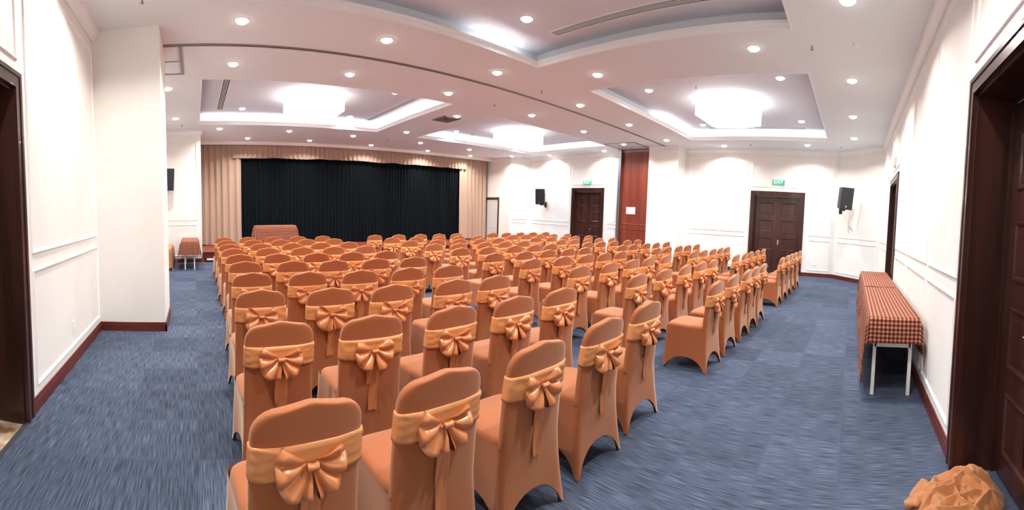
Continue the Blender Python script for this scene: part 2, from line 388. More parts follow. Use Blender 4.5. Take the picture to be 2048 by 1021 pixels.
# ------------------------------------------------------------------ partition pocket (east) and ceiling track
pk = empty('folding_partition', (12.36, 6.52, 0), 0, 'tall red-brown wooden folding partition stacked in its wall pocket', 'partition')
MB().box((0, 0, .0), (.3, 1.2, 3.72)).build('panel', M['redwood'], pk)
f = MB().frame((0, 0, 0), Y, NX, .1, 1.1, 1.26, 3.6, w=.03, d=.01); f.build('moulding', M['redwood'], pk)
f = MB().frame((0, 0, 0), Y, NX, .1, 1.1, .2, 1.1, w=.03, d=.01); f.build('moulding', M['redwood'], pk)
MB().box((-.02, -.0, 3.72), (.05, 1.2, 3.8)).build('top_rail', M['alu'], pk)
struct(MB().box((12.26, 7.72, 0), (12.72, 7.76, ZC)).box((12.24, 7.68, 0), (12.28, 7.79, ZC)), 'trim_jamb', M['steel'])
struct(MB().box((12.7, 6.5, 0), (12.99, 7.75, ZC)), 'wall_pocket', M['wall'])
tag(MB().box((12.345, 7.10, 1.62), (12.349, 7.45, 1.86)).build('notice', M['paper']), 'white paper notice taped on the red-brown partition', 'notice')
t = empty('ceiling_track', (0, 5.92, ZC), 0, 'long grey ceiling track for the folding partition across the room', 'track')
MB().box((-.4, -.035, -.012), (12.4, -.012, .0)).build('rail', M['alu'], t)
MB().box((-.4, .012, -.012), (12.4, .035, .0)).build('rail', M['alu'], t)
MB().box((-.4, -.012, -.004), (12.4, .012, .0)).build('slot', M['slot'], t)
t = empty('ceiling_hatch', (-.14, 5.96, ZC), 0, 'white ceiling hatch panels beside the pillar on the left', 'hatch')
for y0, y1 in ((0, .56), (.6, 1.14)):
    MB().frame((0, 0, 0), X, (0, 0, -1), -1.08, -.06, y0, y1) if 0 else MB().box((-1.08, y0+.02, -.008), (-.08, y1, 0)).build('panel', M['ceil'], t)
MB().box((-.05, 0, -.014), (.0, 1.2, 0)).build('rail', M['alu'], t); MB().box((-1.1, 1.16, -.012), (0, 1.2, 0)).build('rail', M['alu'], t)
MB().box((-1.1, .565, -.01), (-.06, .595, 0)).build('rail', M['alu'], t)
t = empty('ceiling_hatch', (12.1, 6.55, ZC), 0, 'grey ceiling hatch above the partition pocket on the right', 'hatch')
MB().box((-.9, .08, -.008), (.2, .55, 0)).build('panel', M['ceil'], t); MB().box((-.9, .6, -.008), (.2, 1.1, 0)).build('panel', M['ceil'], t)
MB().box((-.95, .0, -.014), (.2, .04, 0)).build('rail', M['alu'], t); MB().box((-.95, .04, -.014), (-.91, 1.14, 0)).build('rail', M['alu'], t)
MB().box((-.95, 1.14, -.014), (.2, 1.18, 0)).build('rail', M['alu'], t)

# ------------------------------------------------------------------ lamps
# cove LED strips on the coffer ledges
SIDES = ('west', 'east', 'south', 'north')
CN = ('front-left', 'front-right', 'near-left', 'near-right')
for n, (x0, x1, y0, y1) in enumerate(COF):
    if n == 2:
        pass
    q = .09
    spans = [((x0-q, y0, 0), (x0-q+.012, y1, .012)), ((x1+q-.012, y0, 0), (x1+q, y1, .012)),
             ((x0, y0-q, 0), (x1, y0-q+.012, .012)), ((x0, y1+q-.012, 0), (x1, y1+q, .012))]
    for s_, (a, c) in enumerate(spans):
        if s_ in (0, 2) or (n == 2 and s_ != 3): continue
        if n == 3 and s_ == 3: a = (9.0, a[1], 0)
        if n == 2: a = (3.6, a[1], 0); c = (4.6, c[1], .012)
        o = MB().box((a[0], a[1], ZC+.032), (c[0], c[1], ZC+.044)).build('light_strip', M['strip'])
        tag(o, 'glowing cove light strip on the %s edge of the %s ceiling coffer' % (SIDES[s_], CN[n]), 'light strip', 'cove light strips')
# downlights
WL = [(.61,5.17),(2.53,5.2),(4.57,5.3),(.64,6.68),(2.6,6.75),(4.67,6.85),(5.96,8.35),(.74,11.94),(2.78,12.1),(4.86,12.3),(6.0,10.94),(1.73,13.5),(3.82,13.6),
      (6.12,13.75),(7.35,12.4),(8.54,13.85),(9.52,12.5),(10.61,13.85),(-.44,10.53),(-.46,7.97),(5.61,4.04),(5.35,1.43),(4.22,.2),(6.48,.16),(8.55,.15),(10.59,.12),
      (6.99,5.45),(8.99,5.45),(11.07,5.42),(7.09,6.95),(9.23,7.04),(11.35,7.05),(12.3,8.45),(12.11,3.99),(11.77,1.43),(11.77,12.6),(12.4,11.1),(1.9,.2),(-.65,3.75),(-.65,1.2)]  # closing west pair: unseen lamps added to brighten the left wall and pillar
CL = [(1.2,8.1),(4.25,8.3),(1.25,10.75),(4.25,11.0),(7.9,8.5),(7.95,11.15),(11.0,8.5),(11.1,11.1),(3.98,4.05),(.9,1.5),(3.98,1.5),(7.5,4.12),(7.25,1.43),(10.6,4.12),(10.25,1.43)]
def lamp_proto(em, r):
    root = empty('downlight')
    rs = []
    for rr, z in ((r+.018, 0), (r+.018, -.006), (r+.004, -.008), (r, -.002), (r, 0)):
        rs.append([(rr*math.cos(2*PI*i/20), rr*math.sin(2*PI*i/20), z) for i in range(20)])
    MB().rings(rs).build('trim_ring', M['trim'], root)
    MB().rings([[(r*math.cos(a)*math.cos(2*PI*i/20), r*math.cos(a)*math.sin(2*PI*i/20), -.002-.04*math.sin(a)) for i in range(20)] for a in (0, .35, .7, 1.05, 1.4)], cap1=True).build('lamp', em, root, smooth=True)
    ld = bpy.data.lights.new('downlight_beam', 'AREA'); ld.shape = 'DISK'; ld.size = 2*r*.9; ld.spread = math.radians(142)
    ld.energy = WARM_W if em is M['warm'] else COOL_W; ld.color = WARM if em is M['warm'] else COOL
    lo = bpy.data.objects.new('downlight_beam', ld); C.objects.link(lo); lo.parent = root; lo.location = (0, 0, -.046)
    return root
def place(x, y):
    ns = 'near' if y < 4 else 'middle' if y < 7.5 else 'far'
    return ns
def lamps(L, em, z, kind, r):
    proto = lamp_proto(em, r)
    rows = {}
    for i, (x, y) in enumerate(L):
        o = proto if i == 0 else copy_tree(proto)
        o.location = (x, y, z)
        o['category'] = 'downlight'; o['group'] = kind + ' downlights in the ceiling'
    return proto
def ordn(k): return ('first','second','third','fourth','fifth','sixth','seventh','eighth','ninth','tenth','eleventh')[k]
def label_lamps(L, z, kind, bands, names):
    objs = [o for o in C.objects if o.name.startswith('downlight') and abs(o.location.z - z) < .01]
    for (y0, y1), nm in zip(bands, names):
        row = sorted([o for o in objs if y0 <= o.location.y < y1], key=lambda o: o.location.x)
        for k, o in enumerate(row):
            pos = ordn(k) + ' from left' if k else 'leftmost one'
            if k == len(row)-1 and k: pos = 'rightmost one'
            o['label'] = '%s round ceiling downlight %s, %s' % (kind, nm, pos)
lamps(WL, M['warm'], ZC, 'warm', .075)
lamps(CL, M['cool'], ZU, 'cool white', .075)
label_lamps(WL, ZC, 'warm', [(-1,.9),(.9,3),(3,4.5),(4.5,6),(6,7.5),(7.5,9),(9,11.2),(11.2,13),(13,15)],
    ['in the row along the right-hand wall','level with the middle of the near coffers','beside the near coffers','in the row just before the ceiling track','in the row just beyond the ceiling track',
     'beside the near edge of the far coffers','beside the far coffers','in the row just beyond the far coffers','in the row nearest the stage curtain'])
label_lamps(CL, ZU, 'bluish', [(0,3),(3,6),(8,9.5),(9.5,12)],
    ['inside the near coffers, near row','inside the near coffers, far row','inside the far coffers, near row','inside the far coffers, far row'])
# chandeliers
def chandelier():
    root = empty('chandelier')
    MB().box((-.5, -.5, -.03), (.5, .5, 0)).build('ceiling_plate', M['chrome'], root)
    def tier(name, h, z0, z1, n):
        # ribbed box of crystal bars: each side zigzags
        ring = []
        for s_ in range(4):
            for i in range(n):
                for k, dd in ((0, 0), (.5, .014)):
                    u = -h + 2*h*(i + k)/n
                    p = {0: (u, -h-dd), 1: (h+dd, u), 2: (-u, h+dd), 3: (-h-dd, -u)}[s_]
                    ring.append(p)
        MB().rings([[(x, y, z) for x, y in ring] for z in (z1, z0)], cap0=True, cap1=True).build(name, M['chand'], root)
    tier('upper_tier', .56, -.40, -.03, 18); tier('middle_tier', .44, -.45, -.40, 14); tier('lower_tier', .32, -.49, -.45, 10)
    return root
ch = chandelier()
for i, (x, y, nm) in enumerate(((2.7, 9.35, 'in the far-left ceiling coffer'), (9.32, 9.7, 'in the far-middle ceiling coffer'), (8.6, 2.75, 'in the right-hand ceiling coffer'))):
    o = ch if i == 0 else copy_tree(ch)
    o.location = (x, y, ZU); tag(o, 'square tiered crystal chandelier, blazing white, ' + nm, 'chandelier', 'crystal chandeliers')
# slot diffusers in the coffers
def slot_vent(x, y0, y1, lab):
    r = empty('slot_diffuser', (x, y0, ZU), 0, lab, 'air vent', 'linear air diffusers')
    l = y1 - y0
    b = MB()
    for a, c in (((-.09, 0), (-.065, l)), ((.065, 0), (.09, l)), ((-.065, 0), (.065, .025)), ((-.065, l-.025), (.065, l))):
        b.box((*a, -.012), (*c, 0))
    b.build('frame', M['ceil'], r)
    MB().box((-.065, .025, -.003), (.065, l-.025, 0)).build('backing', M['slot'], r)
    for k in (-.032, 0, .032): MB().box((k-.005, .025, -.01), (k+.005, l-.025, -.003)).build('slat', M['ceil'], r)
for x, a, c, lab in ((.68, 8.2, 10.9, 'left edge of the far-left coffer'), (4.88, 8.5, 11.2, 'right edge of the far-left coffer'), (7.1, 8.6, 11.2, 'left edge of the far-middle coffer'), (11.65, 8.5, 11.3, 'right edge of the far-middle coffer'),
                    (4.55, 1.5, 4.1, 'right edge of the near-left coffer'), (6.85, 1.4, 4.1, 'left edge of the right-hand coffer'), (11.0, 1.4, 4.1, 'right edge of the right-hand coffer')):
    slot_vent(x, a, c, 'long slotted air diffuser along the ' + lab)
r = empty('ceiling_vent', (5.95, 8.8, ZC), 0, 'square grey ceiling air vent between the two far coffers', 'air vent')
MB().box((-.24, -.28, -.006), (.24, .28, 0)).build('backing', M['slot'], r)
b = MB()
for k, h in enumerate((.24, .17, .1)):
    hy = h+.04; w_ = .03
    b.box((-h, -hy, -.02+k*.003), (h, -hy+w_, -.006)).box((-h, hy-w_, -.02+k*.003), (h, hy, -.006)).box((-h, -hy, -.02+k*.003), (-h+w_, hy, -.006)).box((h-w_, -hy, -.02+k*.003), (h, hy, -.006))
b.build('grille', M['alu'], r)
# sprinklers and detectors
sp0 = None
for i, (x, y, z, lab) in enumerate(((5.3, .66, ZC, 'between the right-hand coffer and the near coffer'), (5.75, 5.4, ZC, 'before the ceiling track, mid room'), (5.86, 6.86, ZC, 'just beyond the ceiling track, mid room'),
        (-.3, 11.3, ZC, 'near the far-left wall'), (-.52, 4.59, ZC, 'beside the left pillar'), (11.85, 3.1, ZC, 'above the far right door'), (11.71, .48, ZC, 'in the far right corner'), (12.2, 12.3, ZC, 'in the corner right of the stage'),
        (6.0, 12.2, ZC, 'before the stage, mid room'), (10.4, 3.4, ZU, 'inside the right-hand coffer, right side'), (7.5, 3.1, ZU, 'inside the right-hand coffer, left side'))):
    if sp0 is None:
        o = sp0 = empty('sprinkler'); MB().tube((0,0,-.006),(0,0,0),.03,12).build('flange', M['plastic'], o)
        MB().tube((0,0,-.05),(0,0,-.006),.009,8).tube((0,0,-.056),(0,0,-.05),.02,8).build('head', M['brass'], o)
    else: o = copy_tree(sp0)
    o.location = (x, y, z); tag(o, 'small metal ceiling sprinkler ' + lab, 'sprinkler', 'ceiling sprinklers')
sd0 = None
for i, (x, y, z, lab) in enumerate(((5.21, .1, ZC, 'near the right-hand wall'), (3.5, 7.75, ZU, 'inside the far-left coffer near edge'), (8.7, 11.25, ZU, 'inside the far-middle coffer'))):
    rs = [[(rr*math.cos(2*PI*k/16), rr*math.sin(2*PI*k/16), zz) for k in range(16)] for rr, zz in ((.055, 0), (.055, -.015), (.042, -.035), (.02, -.04))]
    o = MB().rings(rs, cap1=True).build('smoke_detector', M['plastic']); o.location = (x, y, z)
    tag(o, 'round white smoke detector ' + lab, 'smoke detector', 'smoke detectors')

# ------------------------------------------------------------------ stage
SH = .3
r = empty('stage', (.2, 12.25, 0), 0, 'low dark red wooden stage platform in front of the curtains', 'stage')
MB().box((.005, .03, SH-.03), (11.945, 2.74, SH)).build('deck', M['redwood'], r)
b = MB().box((.005, .03, 0), (11.945, .06, SH-.03)).box((.005, .003, SH-.03), (11.945, .03, SH)); b.box((.005, .012, .12), (11.945, .03, .145)); b.build('riser', M['skirt'], r)
o = MB().box((0, 0, 0), (.3, .045, .05)).build('power_strip', M['plastic'], bevel=.004); o.location = (.33, 12.2, .06)
tag(o, 'white power strip fixed low on the stage front at left', 'power strip')
def curtain(name, x0, x1, y, z0, z1, fold, amp, m, seed=0, flare=0, hem=0, rows=14):
    rnd = random.Random(seed); n = max(8, int((x1-x0)/fold*10)); xs = [x0 + (x1-x0)*i/n for i in range(n+1)]
    ph = []; p = 0
    for i in range(n+1):
        ph.append(p); p += 2*PI*((x1-x0)/n)/fold*(1 + .35*noise.noise(Vector((i*.07, seed*3.1, 0))))
    rs = []
    for k in range(rows+1):
        t = k/rows; row = []
        for i, x in enumerate(xs):
            a = amp*(.55 + .45*(1-t)**.0 + .5*(1-t)) * (.75 + .5*noise.noise(Vector((i*.05, t*1.5, seed))))
            dy = a*math.sin(ph[i]) + .3*a*math.sin(2.1*ph[i] + 2*t)
            zz = z0 + (z1-z0)*t + (hem*(noise.noise(Vector((x*2.2, 0, seed+.5)))) if k == 0 else 0)
            row.append((x + .12*a*math.cos(ph[i]), y + dy - flare*(1-t)**2, zz))
        rs.append(row)
    o = MB().rings(rs, closed=False).build(name, m, smooth=True)
    return o
tag(curtain('stage_curtain', 1.5, 10.65, 14.62, SH+.01, 3.7, .14, .025, M['blackcloth'], 3), 'wide pleated black stage curtain between the tan drapes', 'curtain')
tag(curtain('side_drape', .23, 1.62, 14.5, SH+.03, 3.74, .21, .04, M['tan'], 5, flare=.05, hem=.03), 'tan pleated drape at the left side of the stage', 'curtain', 'tan stage side drapes')
tag(curtain('side_drape', 10.55, 12.08, 14.5, SH+.03, 3.74, .21, .04, M['tan'], 9, flare=.05, hem=.03), 'tan pleated drape at the right side of the stage', 'curtain', 'tan stage side drapes')
tag(curtain('valance', 1.3, 10.9, 14.42, 3.3, 3.74, .17, .03, M['tan'], 12, hem=.022, rows=6), 'short pleated tan valance hanging above the black stage curtain', 'valance')

# ------------------------------------------------------------------ tables and cloths
def folding_table(name, x0, x1, y0, y1, z, label, cat='table', group=None, m=None):
    r = empty(name, (x0, y0, 0), 0, label, cat, group); w_, d_ = x1-x0, y1-y0; t = .016; m = m or M['white_metal']
    MB().box((0, 0, z-.035), (w_, d_, z-.004)).build('tabletop', M['plastic'], r)
    for x in (.09, w_-.09):
        for y in (.05, d_-.05):
            MB().box((x-t, y-t, 0), (x+t, y+t, z-.035)).build('leg', m, r)
        MB().box((x-t, .05, z-.29), (x+t, d_-.05, z-.255)).build('crossbar', m, r)
    for y in (.05, d_-.05): MB().box((.09, y-.01, z-.06), (w_-.09, y+.01, z-.035)).build('side_rail', m, r)
    return r
def cloth(name, x0, x1, y0, y1, z, hang, m, label, seed=0, step=.04, cat='tablecloth', group=None, cap=.74, flat=.02, flare=.045):
    """hang = (west, east, south, north) drops"""
    hw, he, hs, hn = hang
    def axis(a, b, ha, hb):
        na = max(1, round((b-a)/step)); pa = max(0, round(ha/step)); pb = max(0, round(hb/step))
        return [a - ha*(1-i/pa) for i in range(pa)] + [a + (b-a)*i/na for i in range(na+1)] + [b + hb*(i+1)/pb for i in range(pb)]
    us, vs_ = axis(x0, x1, hw, he), axis(y0, y1, hs, hn)
    verts, uvs = [], []
    for v in vs_:
        for u in us:
            du = (x0-u) if u < x0 else (u-x1) if u > x1 else 0; su = -1 if u < x0 else 1
            dv = (y0-v) if v < y0 else (v-y1) if v > y1 else 0; sv = -1 if v < y0 else 1
            drop = min(cap, du + dv*(.85 if du > 0 else 1))
            cx, cy = min(max(u, x0), x1), min(max(v, y0), y1)
            fold = noise.noise(Vector((u*5+seed, v*5, 0)))
            out = flat + flare*drop
            # swinging folds along the hanging sides, tails folded at the corners
            if du > 0 and dv > 0:
                k = min(du, dv)
                cx += su*(out + .09*k*(1 if du < dv else .3)); cy += sv*(out + .09*k*(1 if dv < du else .3))
            elif du > 0: cx += su*(out*min(1, du*10) + .05*drop*fold)
            elif dv > 0: cy += sv*(out*min(1, dv*10) + .05*drop*fold)
            zz = z - drop + (.003*noise.noise(Vector((u*3, v*9, seed))) if drop == 0 else 0)
            verts.append((cx, cy, zz)); uvs.append((u, v))
    n = len(us); fs = [(j*n+i, j*n+i+1, (j+1)*n+i+1, (j+1)*n+i) for j in range(len(vs_)-1) for i in range(n-1)]
    me = bpy.data.meshes.new(name); me.from_pydata(verts, [], fs); me.materials.append(m)
    ul = me.uv_layers.new(name='UVMap')
    for p in me.polygons:
        p.use_smooth = True
        for li, vi in zip(p.loop_indices, p.vertices): ul.data[li].uv = uvs[vi]
    o = bpy.data.objects.new(name, me); C.objects.link(o); tag(o, label, cat, group); return o
folding_table('folding_table', 3.84, 5.82, -.66, -.22, .745, 'white-legged folding table against the right wall, nearest one', group='folding tables along the right wall')
folding_table('folding_table', 5.86, 7.9, -.66, -.22, .745, 'white-legged folding table against the right wall, farther one', group='folding tables along the right wall')
cloth('tablecloth', 3.82, 5.83, -.675, -.2, .752, (.23, .0, .36, .64), M['gingham'], 'brown checked cloth on the nearer table by the right wall', 1, group='checked cloths along the right wall', cap=.70)
cloth('tablecloth', 5.86, 7.92, -.675, -.2, .755, (.0, .2, .0, .62), M['gingham'], 'brown checked cloth on the farther table by the right wall', 4, group='checked cloths along the right wall', cap=.66)
folding_table('folding_table', -.36, .06, 10.72, 12.0, .74, 'narrow white-legged table by the left wall before the stage')
cloth('tablecloth', -.37, .07, 10.7, 12.02, .747, (.42, .46, .36, .1), M['gingham'], 'brown checked cloth on the narrow table at the left wall', 7, cap=.66, flare=.15)
folding_table('side_bench', -1.16, -.66, 10.6, 11.9, .57, 'low table by the left wall beside the checked-cloth table')
cloth('bench_cloth', -1.17, -.64, 10.58, 11.92, .577, (.0, .42, .5, .3), M['tancloth'], 'plain tan cloth draped over the low table at left', 9, cap=.56)
folding_table('stage_table', 1.95, 3.2, 13.1, 13.6, SH+.7, 'table standing on the stage before the black curtain')
bpy.data.objects['stage_table'].location.z = SH
for ch_ in bpy.data.objects['stage_table'].children: ch_.location.z = 0
for o_ in bpy.data.objects['stage_table'].children:
    for v_ in o_.data.vertices:
        v_.co.z = v_.co.z - SH if v_.co.z > .5 else v_.co.z
cloth('tablecloth', 1.93, 3.22, 13.08, 13.62, SH+.708, (.6, .6, .62, .4), M['gingham'], 'brown checked cloth reaching down the table on the stage', 11, cap=.66, flare=.14)

# ------------------------------------------------------------------ speakers, signs, small wall items
def speaker(loc, rz, label, back, tilt=.14):
    """cabinet facing local -Y; back = where the wall is, in local coordinates"""
    r = empty('wall_speaker', loc, rz, label, 'speaker', 'black wall loudspeakers')
    w0, w1, d, h = .19, .13, .32, .62
    R = Matrix.Rotation(tilt, 4, 'X')
    def tf(mb): mb.v = [tuple(R @ Vector(p)) for p in mb.v]; return mb
    b = MB().add([(-w0,-d/2,-h/2),(w0,-d/2,-h/2),(w1,d/2,-h/2+.02),(-w1,d/2,-h/2+.02),(-w0,-d/2,h/2),(w0,-d/2,h/2),(w1,d/2,h/2-.03),(-w1,d/2,h/2-.03)],
                 [(0,3,2,1),(4,5,6,7),(0,1,5,4),(1,2,6,5),(2,3,7,6),(3,0,4,7)])
    tf(b).build('cabinet', M['black'], r, bevel=.012)
    g = tf(MB().box((-w0+.015, -d/2-.012, -h/2+.02), (w0-.015, -d/2, h/2-.02))).build('grille', M['grille'], r, bevel=.004)
    tf(MB().tube((-.02, -d/2-.016, -h/2+.09), (-.02, -d/2-.011, -h/2+.09), .022, 12)).build('badge', M['chrome'], g)
    for sx in (-1, 1):
        tf(MB().box((sx*(w0+w1)/2-.012, .0, -.02), (sx*(w0+w1)/2+.012, .03, .12))).build('handle', M['slot'], r)
    bx, by = back
    b = MB().box((-.03, -.02, -h/2-.05), (.03, .12, -h/2-.01)); b.tube((0, .05, -h/2-.03), (bx, by-.02, -h/2-.03), .016, 8)
    L = Vector((bx, by, 0)).normalized(); P_ = Vector((-L.y, L.x, 0))
    o_ = Vector((bx, by, 0)); b.obox(o_, P_, -L, -.05, .05, -h/2-.13, -h/2+.1, 0, .02)
    b.build('bracket', M['black'], r)
    return r
mid = SEa.lerp(SEb, .54)
speaker((mid.x-.34, mid.y+.34, 2.38), math.radians(-62), 'black loudspeaker on a wall bracket in the far right corner', (.11, .44))
speaker((12.33, 11.42, 2.2), math.radians(-64), 'black loudspeaker on the wall between stage and far door', (.12, .31))
speaker((-.80, 11.88, 2.42), math.radians(24), 'black loudspeaker high on the left wall beside the stage', (.1, .33))
def exit_sign(y, z, label):
    r = empty('exit_sign', (XE-.03, y, z), 0, label, 'exit sign', 'green exit signs')
    MB().box((-.0, -.2, -.085), (.03, .2, .085)).build('housing', M['plastic'], r)
    MB().box((-.006, -.19, -.075), (0, .19, .075)).build('face', M['exit'], r)
    cu = bpy.data.curves.new('sign_text', 'FONT'); cu.body = 'EXIT'; cu.size = .15; cu.extrude = .002; cu.align_x = 'CENTER'; cu.align_y = 'CENTER'; cu.offset = .003
    o = bpy.data.objects.new('lettering', cu); C.objects.link(o)
    dg = bpy.context.evaluated_depsgraph_get(); me = bpy.data.meshes.new_from_object(o.evaluated_get(dg))
    bpy.data.objects.remove(o); o = bpy.data.objects.new('lettering', me); C.objects.link(o); me.materials.clear(); me.materials.append(M['exit_text'])
    o.parent = r; o.matrix_local = Matrix.Translation((-.009, 0, 0)) @ Matrix(((0, 0, -1, 0), (-1, 0, 0, 0), (0, 1, 0, 0), (0, 0, 0, 1)))
    return r
exit_sign(2.36, 2.83, 'lit green exit sign above the far right double door')
exit_sign(9.4, 2.74, 'lit green exit sign above the double door near the stage')
def plate(name, o, U, N, u, z, w_, h, label, cat, holes=True):
    r = empty(name, tuple(Vector(o) + Vector(U)*u + Vector((0, 0, z))), 0, label, cat)
    MB().obox((0, 0, 0), U, N, -w_/2, w_/2, -h/2, h/2, 0, .008).build('plate', M['plastic'], r, bevel=.002)
    for k in (-.25, .25): MB().obox((0, 0, 0), U, N, k*w_-.012, k*w_+.012, -.02, .02, .008, .011).build('switch_rocker' if not holes else 'socket_face', M['trim'], r)
plate('wall_socket', (XW, 0, 0), Y, X, 4.06, .38, .09, .12, 'white wall socket low on the left wall panel', 'socket')
plate('wall_socket', (XE, 0, 0), Y, NX, 1.12, .39, .12, .09, 'white wall socket low beside the far right door', 'socket')
plate('light_switch', (0, YS, 0), X, Y, 7.16, 1.36, .13, .13, 'white light switch beside the door in the right wall', 'switch', False)
plate('light_switch', (XE, 0, 0), Y, NX, 8.2, 1.32, .13, .09, 'white light switch beside the double door near the stage', 'switch', False)
r = empty('wall_box', (8.25, YS, 2.9), 0, 'small white sign box above the door in the right wall', 'sign box')
MB().box((-.2, 0, -.08), (.2, .05, .08)).build('housing', M['plastic'], r); MB().box((-.18, .05, -.06), (.18, .054, .06)).build('face', M['frost'], r)

# ------------------------------------------------------------------ heap of cloth by the near right door
def heap():
    """crumpled fabric: a low dome folded by long curved ridges"""
    n = 150; vs, fs = [], []
    rnd = random.Random(3); folds = []
    for k in range(34):
        a = rnd.uniform(0, PI); cx, cy = rnd.uniform(-.8, .8), rnd.uniform(-.8, .8)
        folds.append((cx, cy, a + .5*math.sin(cx*3), rnd.uniform(.25, .75), rnd.uniform(.05, .11), rnd.uniform(.035, .085), rnd.uniform(-1.2, 1.2)))
    for j in range(n+1):
        for i in range(n+1):
            a, b_ = i/n*2-1, j/n*2-1; r2 = math.hypot(a, b_)
            edge = .92 + .16*noise.noise(Vector((math.cos(math.atan2(b_, a))*1.8, math.sin(math.atan2(b_, a))*1.8, 4.4)))
            dome = max(0, 1-(r2/edge)**2.4)**.5
            z = .06 + .11*math.exp(-((a-.15)**2 + (b_+.35)**2)/.25) + .05*noise.noise(Vector((a*1.7, b_*1.7, .5)))
            h = 0
            for cx, cy, an, ln, wd, ht, cv in folds:
                u = (a-cx)*math.cos(an) + (b_-cy)*math.sin(an); v = -(a-cx)*math.sin(an) + (b_-cy)*math.cos(an) + cv*u*u
                if abs(u) < ln*1.4 and abs(v) < wd*2.2:
                    q = math.exp(-(u/ln)**4) * max(0, 1-abs(v)/wd/1.5)**.7
                    h = max(h, ht*q)
            z += h + .008*noise.noise(Vector((a*9, b_*9, 2)))
            vs.append((a*.30, b_*.30, max(0, dome*z) + .002))
    for j in range(n):
        for i in range(n):
            f = (j*(n+1)+i, j*(n+1)+i+1, (j+1)*(n+1)+i+1, (j+1)*(n+1)+i)
            if max(vs[k][2] for k in f) > .008: fs.append(f)
    return MB().add(vs, fs).build('cloth_heap', M['heap'], smooth=True)
hp = heap(); hp.location = (2.3, -.70, 0)
tag(hp, 'crumpled heap of orange chair covers on the carpet by the near right door', 'cloth heap')
rs = []    # a twisted end trailing onto the carpet
for k in range(17):
    t = k/16; rr = .030*(1-.35*t) + .006*math.sin(k*1.9)
    px, py, pz = .0 + .03*math.sin(t*6), .12 + .20*t, .035 + .02*math.sin(t*PI)
    rs.append([(px + rr*1.5*math.cos(2*PI*i/14)*(1 + .22*math.sin(3*2*PI*i/14 + k*.5)), py, max(.002, pz + rr*math.sin(2*PI*i/14)*(1 + .22*math.sin(3*2*PI*i/14 + k*.5)))) for i in range(14)])
MB().rings(rs, cap0=True, cap1=True).build('trailing_end', M['heap'], hp, smooth=True)

